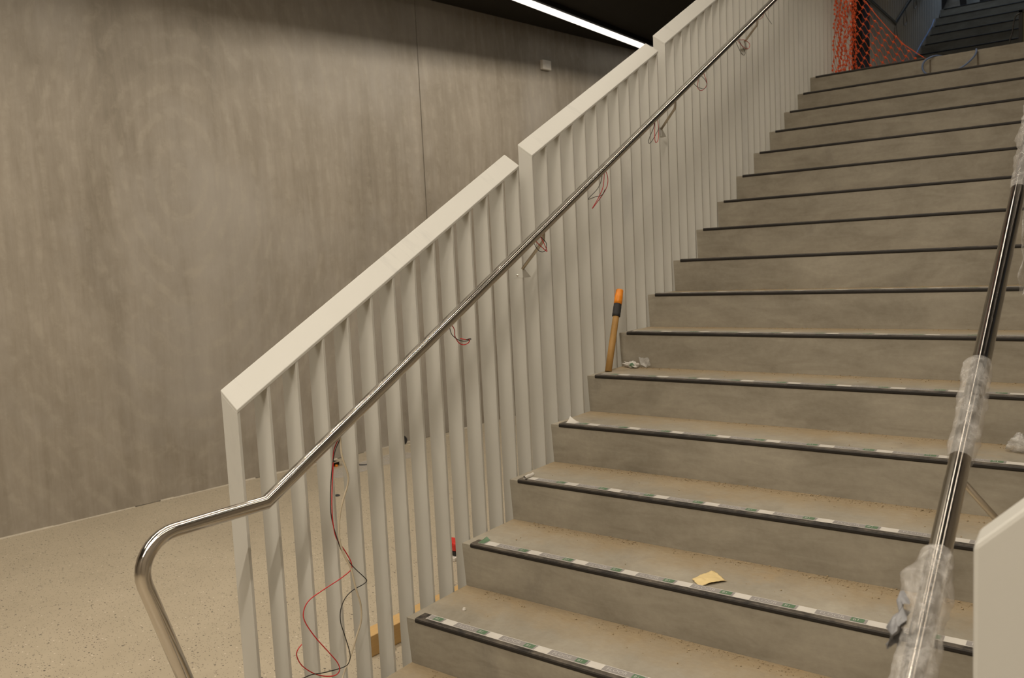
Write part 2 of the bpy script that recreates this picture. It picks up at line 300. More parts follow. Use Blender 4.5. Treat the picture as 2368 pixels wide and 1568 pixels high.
# ------------------------------------------------------------------ room
ZF=-.48; ZC=3.63; SX=3.4
b=MB(); b.box((-6,-7,-.7),(SX+.3,13,ZF)); struct(b.build('floor',M['floor']))
def wx(y): return -3.95+.145*(y-.306)
b=MB()
J=3.99     # vertical joint between the two pours
for y0,y1 in ((-7,J-.004),(J+.004,12.6)):
    b.hexa([(wx(y0)-.3,y0,ZF-.1),(wx(y0),y0,ZF-.1),(wx(y1),y1,ZF-.1),(wx(y1)-.3,y1,ZF-.1)],[(wx(y0)-.3,y0,ZC+.2),(wx(y0),y0,ZC+.2),(wx(y1),y1,ZC+.2),(wx(y1)-.3,y1,ZC+.2)])
struct(b.build('wall_left',M['wall']))
b=MB(); b.hexa([(wx(J)-.3,J-.03,ZF),(wx(J)-.02,J-.03,ZF),(wx(J)-.02,J+.03,ZF),(wx(J)-.3,J+.03,ZF)],[(wx(J)-.3,J-.03,ZC),(wx(J)-.02,J-.03,ZC),(wx(J)-.02,J+.03,ZC),(wx(J)-.3,J+.03,ZC)])
struct(b.build('trim_1',M['dark']))
ZU=7.4
b=MB(); b.box((-6,-7.2,ZC),(-.95,12.6,ZC+.25)); b.box((-.95,-7.2,ZC+.18),(-.35,12.6,ZC+.25)); struct(b.build('ceiling',M['ceil']))   # a shallow slot along its stair edge holds the wall-washing lamp
b=MB(); b.box((-.45,-7.2,ZC+.02),(-.35,12.6,ZU)); struct(b.build('wall_bulkhead',M['dark']))
b=MB(); b.box((-.6,-7.2,ZU),(SX+.5,12.8,ZU+.2)); struct(b.build('ceiling_upper',M['ceil']))
b=MB(); b.box((SX+.02,-7,ZF),(SX+.3,12.6,ZU)); struct(b.build('wall_right',M['wall']))
b=MB(); b.box((-6,-7.3,ZF),(SX+.3,-7.05,ZU)); struct(b.build('wall_front',M['wall']))
b=MB(); b.box((-6,12.5,ZF),(SX+.3,12.8,ZU)); struct(b.build('wall_back',M['dark']))
b=MB(); b.box((-.36,5.9,3.34),(SX+.02,6.25,ZU)); struct(b.build('wall_lintel',M['dark']))
b=MB(); rnd=random.Random(3); y=-6.5
while y<8:
    L=rnd.uniform(.05,.3); w_=rnd.uniform(.006,.022); h_=rnd.uniform(.004,.012)
    if rnd.random()<.8:
        b.add([(wx(y)-.003,y,ZF),(wx(y)+w_,y,ZF),(wx(y)-.003,y,ZF+h_),(wx(y+L)-.003,y+L,ZF),(wx(y+L)+w_*.8,y+L,ZF),(wx(y+L)-.003,y+L,ZF+h_)],[(0,1,2),(3,5,4),(1,4,5,2),(0,3,4,1),(0,2,5,3)],0)
    else:
        b.add([(wx(y)-.003,y,ZF),(wx(y)+.004,y,ZF),(wx(y)-.003,y,ZF+.007),(wx(y+L)-.003,y+L,ZF),(wx(y+L)+.003,y+L,ZF),(wx(y+L)-.003,y+L,ZF+.005)],[(0,1,2),(3,5,4),(1,4,5,2),(0,3,4,1),(0,2,5,3)],1)
    y+=L
struct(b.build('trim_2',[M['fillet'],M['dark']]))
# ------------------------------------------------------------------ stairs
U_=.012
def step_prof(going,down=.2): return [(0,0),(.0,-.012),(U_,-R_),(U_+.0,-down),(going+U_-.001,-down),(going+U_-.001,0)]
def step(parent,y,z,going,name='step',x0=0.,x1=SX,mat=None):
    b=MB(); b.prism_x([(y+a,z+c) for a,c in step_prof(going)],x0,x1)
    return b.build(name,mat or M['stair'],parent,org=(0,y,z))
def nosing(parent,y,z,x0,x1):
    b=MB(); n0=-.0035
    pr=[(n0+.002,-.009),(n0,-.005),(n0,.001),(n0+.002,.005),(n0+.007,.0065),(.047,.0065),(.047,.0),(.0,.0),(.0,-.009)]
    b.prism_x([(y+a,z+c) for a,c in pr],x0,x1)
    return b.build('nosing_strip',M['nosing'],parent,org=(0,y,z))
GF=glyphs('FLOOR',.0205); GB=glyphs('B1',.0165)
def tape(parent,y,z,x0,phase,x1=SX-.05,curl=None):
    P=.182; b=MB(); t0=y+.0145; t1=y+.0475; zz=z+.0068
    b.box((x0,t0,zz-.0002),(x1,t1,zz+.0004),0)
    n=math.floor((x0-phase)/P)
    while phase+n*P<x1:
        a=phase+n*P; sk=.0
        ga,gb=max(a,x0+.002),min(a+.133,x1)
        if gb>ga+.004: b.add([(ga,t0+.0022,zz+.0007),(gb,t0+.0022,zz+.0007),(gb,t1-.0022,zz+.0007),(ga,t1-.0022,zz+.0007)],[(0,1,2,3)],1)
        na,nb=max(a+.092,x0+.002),min(a+.126,x1)
        if nb>na+.02: b.add([(na,t0+.005,zz+.001),(nb,t0+.005,zz+.001),(nb,t1-.005,zz+.001),(na,t1-.005,zz+.001)],[(0,1,2,3)],2)
        for (vs,fs),dx,dy,zo in ((GF,.011,.0095,.0011),(GB,.097,.0105,.0014)):
            w=[(a+dx+v.x,t0+dy+v.y,zz+zo) for v in vs]
            ff=[f for f in fs if min(w[i][0] for i in f)>x0+.003 and max(w[i][0] for i in f)<x1]
            if ff: b.add(w,ff,3)
        n+=1
    me=b.build('printed_tape',[M['tape'],M['tgrey'],M['tgreen'],M['twhite']],parent,org=(0,y,z))
    me['label']='white tape printed FLOOR B1 in grey and green'
    if curl:
        c=MB()
        for k in curl:
            if k=='roll':   # film end rolled up into a little cylinder
                pts=[]
                def fn(u,v):
                    a=u*6.6; r=.0075-.0008*u*2
                    return (x0+.004+r*math.sin(a)-.002,y+.003+v*.058,z+.0075+r-r*math.cos(a)+.0006*math.sin(v*40))
                c.grid(fn,22,8)
            if k=='peel':   # corner of the film standing up
                def fn(u,v):
                    w=u*.045; return (x0+.002+w,t0+.001+v*(.036),z+.0078+.022*max(0,(1-u))**1.6*v**2*(1 if u<1 else 0))
                c.grid(fn,12,8,mi=0)
            if k=='green':
                def fn(u,v):
                    return (x0+.0+u*.024-.006*v*(1-u),t0+.001+v*.042,z+.0080+.011*max(0,1-abs(2*u-.9))*v**2)
                c.grid(fn,12,8,mi=1)
        o=c.build('peeled_tape_end',[M['tape'],M['tgreen']],parent,org=(0,y,z))
        o['label']='loose curled end of the tape'
    return me
st=thing('staircase',(0,-.6,ZF),'wide flight of raw grey concrete steps with black edge strips in the foreground','stairs','flights of concrete stairs')
TAPES={-2:(.07,.05,None),-1:(.07,.02,None),0:(.072,.005,None),1:(.062,-.042,['green']),2:(.066,-.075,['roll']),3:(.06,.03,['peel']),4:(.06,.01,None),5:(.06,.07,None),6:(.06,.03,None)}
for k in range(-2,15):
    s_=step(st,k*G_,k*R_,G_)
    nosing(s_,k*G_,k*R_,.04,SX-.04)
    if k in TAPES:
        x0,ph,cu=TAPES[k]; tape(s_,k*G_,k*R_,x0,ph,curl=cu)
LY=15*G_; LZ=15*R_; L2=7.17
ld=step(st,LY,LZ,L2-LY,'landing'); nosing(ld,LY,LZ,.04,.77)
for xx in (.80,1.085):    # joints in the landing's edge riser
    b=MB(); b.box((xx,LY-.0005,LZ-.148),(xx+.008,LY+.004,LZ-.014)); b.build('joint_strip',M['joint'],ld,org=(0,LY,LZ))
st2=thing('staircase',(0,L2,LZ),'dim upper flight of concrete steps rising beyond the landing','stairs','flights of concrete stairs')
for j in range(1,11):
    y=L2+(j-1)*G_; z=LZ+j*R_
    s_=step(st2,y,z,G_ if j<10 else 12.4-y,'step' if j<10 else 'landing'); nosing(s_,y,z,.04,SX-.04)
# ------------------------------------------------------------------ left balustrade
XI,XO=-.010,-.0785; TS=.0095
def zin(y,ya,za,yb,zb): return za+(zb-za)*(y-ya)/(yb-ya)
DZ=.05   # cap falls towards the stair
def floor_under(y): 
    if y<0: return max(ZF,-.30+PITCH*y-.05)
    return PITCH*y-.28
def panel(label,ys,ya,za,yb,zb,post=True,screws=None,base=None,xi=XI,xo=XO,dz=DZ,tilt=1):
    t=thing('balustrade',(xi,ys[0],(base or floor_under)(ys[0])),label,'balustrade','white slatted balustrade panels along the stair')
    ct=.010
    def top(x,y): 
        return zin(y,ya,za,yb,zb)+dz*(x-xi)/(xo-xi)
    y0=ys[0]-TS/2
    b=MB(); yb_=yb
    sl=[]
    xs=[(xi,y0),(xo,y0),(xo,yb_),(xi,yb_)]
    b.hexa([(x,y,top(x,y)-ct) for x,y in xs],[(x,y,top(x,y)) for x,y in xs])
    b.build('cap_rail',M['paint'],t,bevel=.0016)
    for i,y in enumerate(ys):
        zb_=(base or floor_under)(y)
        ya_,yc=y-TS/2,y+TS/2
        x0,x1=xi-.001,xo+.001
        c=[(x0,ya_),(x1,ya_),(x1,yc),(x0,yc)]
        b=MB(); b.hexa([(x,yy,zb_) for x,yy in c],[(x,yy,top(x,yy)-ct+.0005-(0 if i else .0)) for x,yy in c])
        b.build('post' if i==0 and post else 'slat',M['paint'],t,bevel=.0012)
    if screws:
        for x,y,z in screws:
            b=MB(); b.lathe([(.0045,0),(.0045,.001),(.0035,.003),(.0012,.004)],(x,y,z),(0,-1,0),10); b.build('screw',M['steel'],t)
    return t
p1=[-.569+.1028*n for n in range(14)]; p2=[.87+.1035*n for n in range(12)]; p3=[2.105+.1035*n for n in range(12)]
p4=[p3[-1]+.1035*(n+1) for n in range(12)]
panel('lowest white slatted panel at the foot of the stair, floor seen between its slats',p1,-.574,.797,.764+TS,1.528,screws=[(-.022,p1[12]-TS/2,1.140),(-.034,p1[13]-TS/2,1.101)])
panel('second white slatted panel up the stair, behind the leaning tool handle',p2,.864,1.573,2.02,2.175)
panel('third white slatted panel up the stair, its cap cut by the picture top',p3,2.099,2.226,3.255,2.846)
panel('fourth white slatted panel, just below the landing',p4,p4[0]-.006,2.893,4.505,3.50)
p5=[p4[-1]+.1035*(n+1) for n in range(12)]
panel('slatted panel on the landing behind the bunched orange net',p5,p5[0]-.006,3.50,p5[-1]+.006,3.52,base=lambda y:LZ-.28)
y6=6.40; p6=[y6+.1035*n for n in range(8)]
panel('dim slatted panel on the landing beyond the dark opening',p6,y6-.006,3.50,p6[-1]+.006,3.53,base=lambda y:LZ-.25)
def fb2(y): return LZ+R_+PITCH*(y-L2)-.4
for q,lab in ((0,'lower dim slatted panel beside the upper flight'),(1,'upper dim slatted panel beside the upper flight')):
    ys=[p6[-1]+.1035*(n+1+14*q) for n in range(14)]
    zz=lambda y:LZ+R_+PITCH*(y-L2)+1.10
    panel(lab,ys,ys[0]-.006,zz(ys[0]),ys[-1]+.006,zz(ys[-1]),base=fb2)
t=thing('dark_opening',(-.05,6.0,LZ),'dark opening in the slat wall at the landing behind the orange net, filled with a black block','dark_opening')
b=MB(); b.box((-.42,5.80,LZ-.2),(-.012,6.08,6.5)); b.build('shaft',M['black'],t)  # solid black block put in for the darkness of an opening between slats
b=MB(); b.box((-.40,6.08,LZ-.2),(-.016,6.37,6.5)); b.build('paler_half',M['darkgrey'],t)  # slightly paler right half of the same block, standing for the dark opening
# ------------------------------------------------------------------ handrails
HR=.0183
def rail_z(y): return .856+PITCH*y
def rail(x,label,sgn,brks,n_up=True,foot=0.):
    t=thing('handrail',(x,-.85,ZF),label,'handrail','tubular steel handrails')
    fz=foot*PITCH; leg=Vector((x,-.80-foot,.07-fz))
    c0=(x,-.948-foot,.5575-fz); c1=(x,-.567-foot,.553-fz)
    top=[Vector((x,-.775-foot,-.02-fz))]+arc_corner(leg,c0,c1,.085,10)+[Vector(c1)]
    path=[Vector(p) for p in top]+[Vector((x,4.5,rail_z(4.5)))]
    if n_up: path+=[Vector((x,6.97,rail_z(4.5)+.0)),Vector((x,9.9,rail_z(4.5)+PITCH*2.93))]
    b=MB(); b.tube(path,HR,24); b.build('tube',M['steel'],t)
    for k in brks:
        a,m,e=[Vector(p) for p in k]
        pts=[a+Vector((0,0,.012))]+arc_corner(a+Vector((0,0,.012)),m,e,.02,6)+[e] if sgn>0 else [a,m,e]
        b=MB(); b.tube(pts,.0062,12); o=b.build('bracket',M['steel2'],t)
        if sgn>0:
            g=MB(); y=e.y; z=e.z; xw=XI; 
            g.add([(xw+.001,y-.004,z+.012),(xw+.001,y+.052,z-.034),(xw+.001,y-.004,z-.034),(xw-.045,y-.004,z+.012),(xw-.045,y+.052,z-.034),(xw-.045,y-.004,z-.034)],[(0,2,1),(3,4,5),(0,1,4,3),(1,2,5,4),(2,0,3,5)])
            g.build('mounting_plate',M['paint'],o)
    return t
XL=.075; XR=1.655
BR2=[[[.075,y,rail_z(y)-.015],[.075,y-.004,rail_z(y)-.06],[-.012,y-.02,rail_z(y)-.165]] for y in (4.42,7.3,8.6)]
rail(XL,'bare stainless steel tube handrail running up the left side','tube' and 1,BRK+BR2)
BRR=[[[1.655,-.22,.721],[1.664,-.22,.7185],[1.752,-.22,.617]]]
rail(XR,'steel tube handrail on the right, wrapped in clear film in places',-1,BRR,n_up=False,foot=.16)
# right-hand post
t=thing('balustrade_post',(1.775,-.70,ZF),'white balustrade post with sloped top at the right edge, beside the wrapped handrail','post')
b=MB()
xa,xb,ya,yb=1.745,1.835,-.724,-.669
def zt(x): return .770+.056*(x-1.745)/.055
b.hexa([(xa,ya,ZF),(xb,ya,ZF),(xb,yb,ZF),(xa,yb,ZF)],[(xa,ya,zt(xa)),(xb,ya,zt(xb)),(xb,yb,zt(xb)+.006),(xa,yb,zt(xa)+.006)])
b.build('shaft',M['paint'],t,bevel=.006)
b=MB(); b.box((xa-.03,ya-.03,ZF),(xb+.03,yb+.03,ZF+.01)); b.build('base_plate',M['paint'],t)
b=MB(); b.hexa([(1.748,-.226,-.159),(1.83,-.226,-.159),(1.83,-.214,-.159),(1.748,-.214,-.159)],[(1.748,-.226,.625),(1.83,-.226,.66),(1.83,-.214,.66),(1.748,-.214,.625)]); b.box((1.775,-.70,.30),(1.80,-.22,.34)); b.build('slat',M['paint'],t)
# clear film sleeves on the right handrail
def sleeve(label,y0,y1,fat,seed,mat='film',tails=()):
    t0=Vector((XR,y0,rail_z(y0)))
    ax=Vector((0,1,PITCH)).normalized(); u=Vector((1,0,0)); w=ax.cross(u)
    L=(Vector((XR,y1,rail_z(y1)))-t0).length
    t=thing('film_sleeve',tuple(t0),label,'plastic film','clear film wrapped on the right handrail')
    b=MB()
    def fn(s,v):
        a=v*2*math.pi; p=t0+ax*(s*L)
        f=fat(s)
        n=noise.fractal(Vector((seed+s*L*16,math.cos(a)*1.6,math.sin(a)*1.6)),.8,2.,4)
        crease=.0035*math.sin(s*L*120+3*a+seed+2*n)
        r=HR+.0025+f*(.55+.45*math.cos(a-.8-2*s))+.008*max(0,n)*min(1,f*60+.3)+max(0,crease)*min(1,f*50)
        return p+(u*math.cos(a)+w*math.sin(a))*r
    nu=max(30,int(L*170)); b.grid(fn,nu,40); b.build('film',M[mat],t)
    if tails:
        c=MB()
        for (p,q,wd) in tails:
            P=Vector(p);Q=Vector(q)
            def fn2(s,v):
                n=noise.noise(Vector((seed+s*5,v*3,1)))
                return P.lerp(Q,s)+Vector(((v-.5)*wd*(.5+.5*s)+.012*n,.02*n+.03*math.sin(v*7+s*5)*s,.006*n))
            c.grid(fn2,24,10)
        c.build('loose_tail',M['film2'],t)
    return t
import functools
def bump_at(*bs): return lambda s: sum(h*math.exp(-((s-c)/w)**2) for c,w,h in bs)
sleeve('clear film sleeve with a torn grey tape patch at the bottom of the right handrail',-.70,-.405,bump_at((.78,.13,.024),(.35,.3,.013),(.97,.05,.006),(.1,.1,.012)),1.3)
b=MB()
def fnp(s,v):
    a=math.pi*(.80+.5*v); y=-.575+.05*s+.016*math.sin(v*9)+.006*math.sin(v*31); p=Vector((XR,y,rail_z(y))); ax=Vector((0,1,PITCH)).normalized(); u=Vector((1,0,0)); w=ax.cross(u)
    n=noise.noise(Vector((s*4,v*4,2.2)))
    return p+(u*math.cos(a)+w*math.sin(a))*(HR+.020+.016*n+.006*math.sin(s*9+v*14))
b.grid(fnp,10,14)
pt=[o for o in COL.objects if o.name.startswith('film_sleeve')][0]
o=b.build('tape_patch',M['greyfilm'],pt); o['label']='crumpled grey tape remnant'
sleeve('clear film sleeve on the middle of the right handrail above the white post',-.195,.075,bump_at((.55,.3,.0075),(.9,.14,.010),(.2,.15,.006)),5.1)
sleeve('bulky film sleeve high on the right handrail at the picture edge',.80,1.75,bump_at((.05,.04,.006),(.2,.05,.020),(.36,.06,.022),(.55,.2,.016),(.8,.1,.016)),9.4,tails=[((1.672,.84,1.28),(1.668,.83,1.0),.018),((1.70,1.0,1.36),(1.69,.98,.66),.05),((1.705,1.2,1.45),(1.70,1.12,.80),.07)])
t=thing('film_sleeve_scrap',(1.64,1.15,.48),'crumpled clear film scrap lying on a tread below the right handrail','plastic film')
b=MB()
def fns(u,v):
    a=u*2*math.pi; ph=(v-.5)*math.pi; n=noise.fractal(Vector((math.cos(a)*1.5+4,math.sin(a)*1.5,ph*2)),.8,2,4)
    r=.038*(1+.5*n); return (1.648+r*1.1*math.cos(ph)*math.cos(a),1.12+r*.9*math.cos(ph)*math.sin(a),max(.4805,.505+r*.75*math.sin(ph)))
b.grid(fns,26,14); b.build('film',M['film2'],t)
# ------------------------------------------------------------------ wires hanging from the left handrail
WLAB=['long tangle of red, black and cream wires hanging from the lower end of the handrail','short red and black wire loop below the handrail in front of the lowest panel','coiled red and black wire loop at the first handrail bracket','red and black wire loop hanging over the second panel, above the tool handle','red and black wire loop at the second handrail bracket','small red and black wire loop between the second and third brackets','tangled red and black wire loop beside the third bracket','short red and stray black wire ends highest on the handrail']
for i,wd in enumerate(WIRES):
    k0=list(wd)[0]; p0=wd[k0][0]
    t=thing('wire_bundle',tuple(p0),WLAB[i],'wires','wires hanging from the handrail')
    for q,(c,pts) in enumerate(wd.items()):
        pts=[Vector(p) for p in pts]
        top=Vector((XL,pts[0].y,rail_z(pts[0].y)-HR*.7))
        if (top-pts[0]).length>.004: pts=[top]+pts
        rnd=random.Random(i*7+q)
        ph=rnd.random()*6
        pts=[p+Vector((.010*math.sin(ph+j*.8)*min(1,j/3)+.004*q,0,0)) for j,p in enumerate(pts)]
        b=MB(); b.tube(smooth_path(pts,5),{'red':.0016,'black':.0014,'cream':.0030}[c],6)
        b.build({'red':'red_wire','black':'black_wire','cream':'cream_cable'}[c],M[{'red':'red','black':'blk','cream':'cream'}[c]],t)
for i,(y,) in enumerate(((7.02,),(7.45,),(7.95,))):
    b=MB(); z=(rail_z(4.5)+max(0,y-6.97)*PITCH)-.01
    pts=[(XL,y+.10*math.sin(a*6.28)*(.4+.6*math.sin(a*3.14)),z-.17*math.sin(a*3.14)-.03*math.sin(a*12)) for a in [k/24 for k in range(25)]]
    b.tube(smooth_path(pts,2),.0025,6); tag(b.build('wire_loop',M['blk'],org=(XL,y,z)),['dark wire loop at the lower end of the upper handrail','dark wire loop halfway along the upper handrail','dark wire loop highest on the upper handrail'][i],'wires','wires on the upper handrail')
# ------------------------------------------------------------------ tool handle
A=Vector((.027,1.338,.64)); B=Vector((.004,1.512,1.000)); ax=(B-A)
t=thing('tool_handle',tuple(A),'wooden tool handle with orange and black grip leaning on the slats','tool')
def along(f): return A+ax*f
b=MB(); b.tube([along(f) for f in (0,.3,.55,.78)],[.0155,.0155,.015,.0148],18); b.build('shaft',M['ash'],t)
b=MB(); b.tube([along(f) for f in (.665,.672,.70,.702,.745,.748,.79,.792,.84,.86)],[.0165,.019,.0195,.0185,.0195,.0185,.019,.018,.0185,.017],20)
b.build('grip_sleeve',M['rubber'],t)
b=MB(); b.tube([along(.80)+Vector((-.013,0,.0)),along(.93)+Vector((-.017,0,0))],[.006,.003],10); b.build('grip_tongue',M['rubber'],t)
b=MB(); b.tube([along(f) for f in (.82,.86,.90,.93,.932,.95,.952,.985,1.0)],[.0188,.0192,.019,.0185,.0175,.0182,.0172,.0178,.016],20); b.build('end_cap',M['orange'],t)
# ------------------------------------------------------------------ litter on the treads
b=MB()
PQ=[(.848,.380),(.888,.349),(.941,.424),(.880,.475)]
def fpp(u,v):
    a=Vector(PQ[0]).lerp(Vector(PQ[1]),v); c=Vector(PQ[3]).lerp(Vector(PQ[2]),v); p=a.lerp(c,u)
    n=noise.noise(Vector((p.x*40,p.y*40,0))); e=.003*noise.noise(Vector((p.x*150,p.y*150,3)))*(1 if u in(0,1) or v in(0,1) else 0)
    return (p.x+e,p.y+e,.1612+.007*abs(n)+.006*math.sin(u*3.1)*(.5+.5*v)+.004*(1-v))
b.grid(fpp,20,14)
o=b.build('paper_scrap',M['paper'],org=(.89,.41,.16)); tag(o,'torn yellow paper scrap on the second visible tread','paper')
m=o.modifiers.new('thick','SOLIDIFY'); m.thickness=.001
t=thing('tape_wrapper',(.085,1.48,.64),'crumpled white and green tape film on the tread beside the tool handle','litter')
b=MB()
def fcr(cx,cy,cz,rx,ry,rz,sd):
    def fn(u,v):
        a=u*2*math.pi; ph=(v-.5)*math.pi; n=noise.fractal(Vector((math.cos(a)*2+sd,math.sin(a)*2,ph*2.4)),.7,2.2,4)
        k=1+.75*n; return (cx+rx*k*math.cos(ph)*math.cos(a),cy+ry*k*math.cos(ph)*math.sin(a),max(.6405,cz+rz*k*math.sin(ph)))
    return fn
b.grid(fcr(.055,1.49,.655,.03,.012,.010,1),18,10); b.grid(fcr(.083,1.475,.652,.022,.016,.016,4),18,10)
b.build('crumpled_film',M['tape'],t)
b=MB()
def fpk(u,v):
    a=(u-.5)*1.7; return (.118+.034*math.sin(a)+.02*v,1.50+.012*math.cos(a)-.02*v,.642+.052*(1-v)*math.cos(a*.55)+.012*v*abs(math.sin(a*2)))
b.grid(fpk,16,10); o=b.build('folded_film',M['film2'],t)
b=MB()
b.grid(fcr(.081,1.462,.655,.013,.006,.009,6),14,8); b.build('green_print',M['tgreen'],t)
b=MB(); b.lathe([(.006,0),(.007,.004),(.004,.010)],(.133,.138,0.0),(.1,.1,1),7,smooth=False); tag(b.build('plaster_chip',M['sensor'],org=(.133,.138,0)),'small white plaster chip near the left end of the first visible tread','debris')
# crumbs nobody could count
b=MB()
rnd=random.Random(11)
for k in range(-1,7):
    for _ in range(2600 if k<3 else 900):
        c=rnd.random()
        x=.1+rnd.random()*3.1; yb_=G_+U_
        y=yb_-.004-abs(rnd.gauss(0,.028)) if c<.94 else .06+rnd.random()*.24
        cl=.5+.5*noise.noise(Vector((x*2.3+k*5,k*3.1,.5)))
        if rnd.random()>cl*1.3: continue
        r=.0011+.0034*rnd.random()**5
        p=Vector((x,k*G_+min(y,yb_-.003),k*R_+r*.5)); q=[p+Vector((dx*rnd.uniform(.6,1.2),dy*rnd.uniform(.6,1.2),dz*rnd.uniform(.5,1)))*r for dx,dy,dz in ((1,0,0),(0,1,0),(-1,0,0),(0,-1,0),(.1,.1,.9),(.1,0,-.5))]
        b.add(q,[(0,1,4),(1,2,4),(2,3,4),(3,0,4),(1,0,5),(2,1,5),(3,2,5),(0,3,5)])
o=b.build('plaster_crumbs',M['crumb'],org=(1.7,.3,0)); tag(o,'brown plaster crumbs and grit scattered at the backs of the treads','debris'); o['kind']='stuff'
# ------------------------------------------------------------------ things on the hall floor, seen through the slats
b=MB(); b.hexa([(-.711,.455,ZF),(-.635,.40,ZF),(-.585,1.25,ZF),(-.66,1.26,ZF)],[(-.711,.455,ZF+.092),(-.635,.40,ZF+.092),(-.585,1.25,ZF+.092),(-.66,1.26,ZF+.092)])
tag(b.build('timber_beam',M['wood'],org=(-.65,.8,ZF),bevel=.003),'pale squared timber beam lying on the hall floor behind the slats','timber')
t=thing('power_tool',(-1.12,1.50,ZF),'red and black power tool on a white pad seen between the slats','tool')
b=MB(); b.box((-1.18,1.44,ZF),(-1.05,1.56,ZF+.022)); b.build('pad',M['sensor'],t,bevel=.004)
b=MB(); b.box((-1.155,1.46,ZF+.022),(-1.06,1.54,ZF+.05)); b.build('foot',M['rubber'],t,bevel=.008)
b=MB(); b.box((-1.16,1.455,ZF+.05),(-1.055,1.545,ZF+.098)); b.build('housing',M['redtool'],t,bevel=.012)
t=thing('cable_reel',(-3.42,3.44,ZF),'small black reel standing on the floor against the concrete wall','reel')
b=MB(); b.lathe([(.042,0),(.046,.008),(.028,.012),(.028,.05),(.046,.054),(.042,.062)],(-3.455,3.50,ZF+.047),(.9,-.5,0),20); b.build('spool',M['rubber'],t)
b=MB(); b.tube(smooth_path([(-3.40,3.46,ZF+.004),(-3.30,3.62,ZF+.004),(-3.34,3.82,ZF+.004),(-3.28,3.98,ZF+.004),(-3.33,4.15,ZF+.004)],6),.004,6); b.build('lead',M['cream'],t)
t=thing('waste_box',(-3.44,2.66,ZF),'small open black and orange carton on the floor at the wall foot','box')
b=MB(); b.box((-3.51,2.61,ZF),(-3.40,2.70,ZF+.03)); b.build('carton',M['rubber'],t)
b=MB(); b.add([(-3.40,2.60,ZF+.03),(-3.34,2.60,ZF+.052),(-3.34,2.69,ZF+.052),(-3.40,2.70,ZF+.03)],[(0,1,2,3)]); o=b.build('flap',M['cream'],t); m=o.modifiers.new('th','SOLIDIFY'); m.thickness=.004
b=MB(); b.lathe([(.012,0),(.014,.01),(.008,.02)],(-3.37,2.64,ZF+.0),(0,0,1),8); b.build('nozzle',M['orange'],t)
b=MB(); b.tube(smooth_path([(-3.36,2.75,ZF+.005),(-3.29,2.79,ZF+.006),(-3.22,2.76,ZF+.005),(-3.16,2.80,ZF+.005)],5),.005,6); tag(b.build('cable_offcut',M['darkgrey'],org=(-3.28,2.78,ZF)),'short grey cable offcut on the floor near the wall','cable')
b=MB(); b.lathe([(.018,0),(.021,.006),(.010,.012)],(-2.679,2.036,ZF),(0,0,1),7,smooth=False); tag(b.build('stone_chip',M['darkgrey'],org=(-2.679,2.036,ZF)),'single dark stone chip on the open hall floor behind the slats','stone')
t=thing('floor_sheet',(-2.75,1.7,ZF),'flat translucent sheet lying on the floor along the concrete wall','sheet')
b=MB()
def fsh(u,v): return (-3.32+.27*u+.06*v,2.38+.9*v,ZF+.002+.002*noise.noise(Vector((u*4,v*9,0))))
b.grid(fsh,8,20); b.build('film',M['film2'],t)
# wall sensor
bx=Vector((wx(5.72),5.72,3.232)); n_=Vector((1,-.145,0)).normalized(); tg=Vector((.145,1,0)).normalized()
def obb(c,hu,hz,d0,d1):
    b=MB(); q=[]
    for d in (d0,d1):
        q.append([c+n_*d+tg*(a*hu)+Vector((0,0,e*hz)) for a,e in ((-1,-1),(1,-1),(1,1),(-1,1))])
    b.hexa(q[0],q[1]); return b
t=thing('wall_sensor',tuple(bx),'small white plastic box mounted high on the concrete wall','sensor')
obb(bx,.066,.050,0,.045).build('housing',M['sensor'],t,bevel=.006)
obb(bx+Vector((0,0,.004)),.026,.026,.045,.048).build('button_plate',M['tape'],t)
# ------------------------------------------------------------------ lights
def lamp(name,label,x,y0,y1,z,w,mat,group='linear ceiling lamps'):
    t=thing(name,(x,(y0+y1)/2,z),label,'lamp',group)
    b=MB(); b.box((x-w/2-.035,y0,z),(x+w/2+.035,y1,z+.05)); b.build('housing',M['black'],t)
    b=MB(); b.box((x-w/2,y0+.01,z-.012),(x+w/2,y1-.01,z)); b.build('diffuser',M[mat],t)
    top=(ZC if x<-.95 else ZC+.18) if x<-.45 else ZU
    if top-z>.06:
        for y in (y0+.3,y1-.3):
            b=MB(); b.tube([(x,y,z+.05),(x,y,top)],.006,8); b.build('hanger_rod',M['black'],t)
    return t
def area(name,x,y0,y1,z,w,power,col,spread,parent,tilt=0):
    L=bpy.data.lights.new(name,'AREA'); L.shape='RECTANGLE'; L.size=w; L.size_y=y1-y0; L.energy=power; L.color=col; L.spread=math.radians(spread)
    o=bpy.data.objects.new(name,L); COL.objects.link(o); o.parent=parent
    o.location=Vector((x-.02*math.sin(math.radians(tilt)),(y0+y1)/2,z-.016))-wloc(parent); o.rotation_euler=(0,math.radians(tilt),0)
    return o
WARM=(1,.892,.74)
lamp('linear_lamp','bright linear lamp on the black ceiling along the concrete wall',-2.665,-4.,8.6,ZC-.051,.10,'lamp')
for x,y0,y1,z,pw,sp,ti,lab in LAMPS:
    t=lamp('linear_lamp',lab,x,y0,y1,z,.06,'lamp2')
    area('linear_light',x,y0+.02,y1-.02,z,.06,pw,WARM,sp,t,ti)
t=lamp('linear_lamp','dim cool linear lamp above the upper flight',1.2,7.5,11.5,ZU-.051,.06,'lamp3')
area('cool_light',1.2,7.6,11.4,ZU-.051,.06,COOL,(.60,.76,1.),170,t)

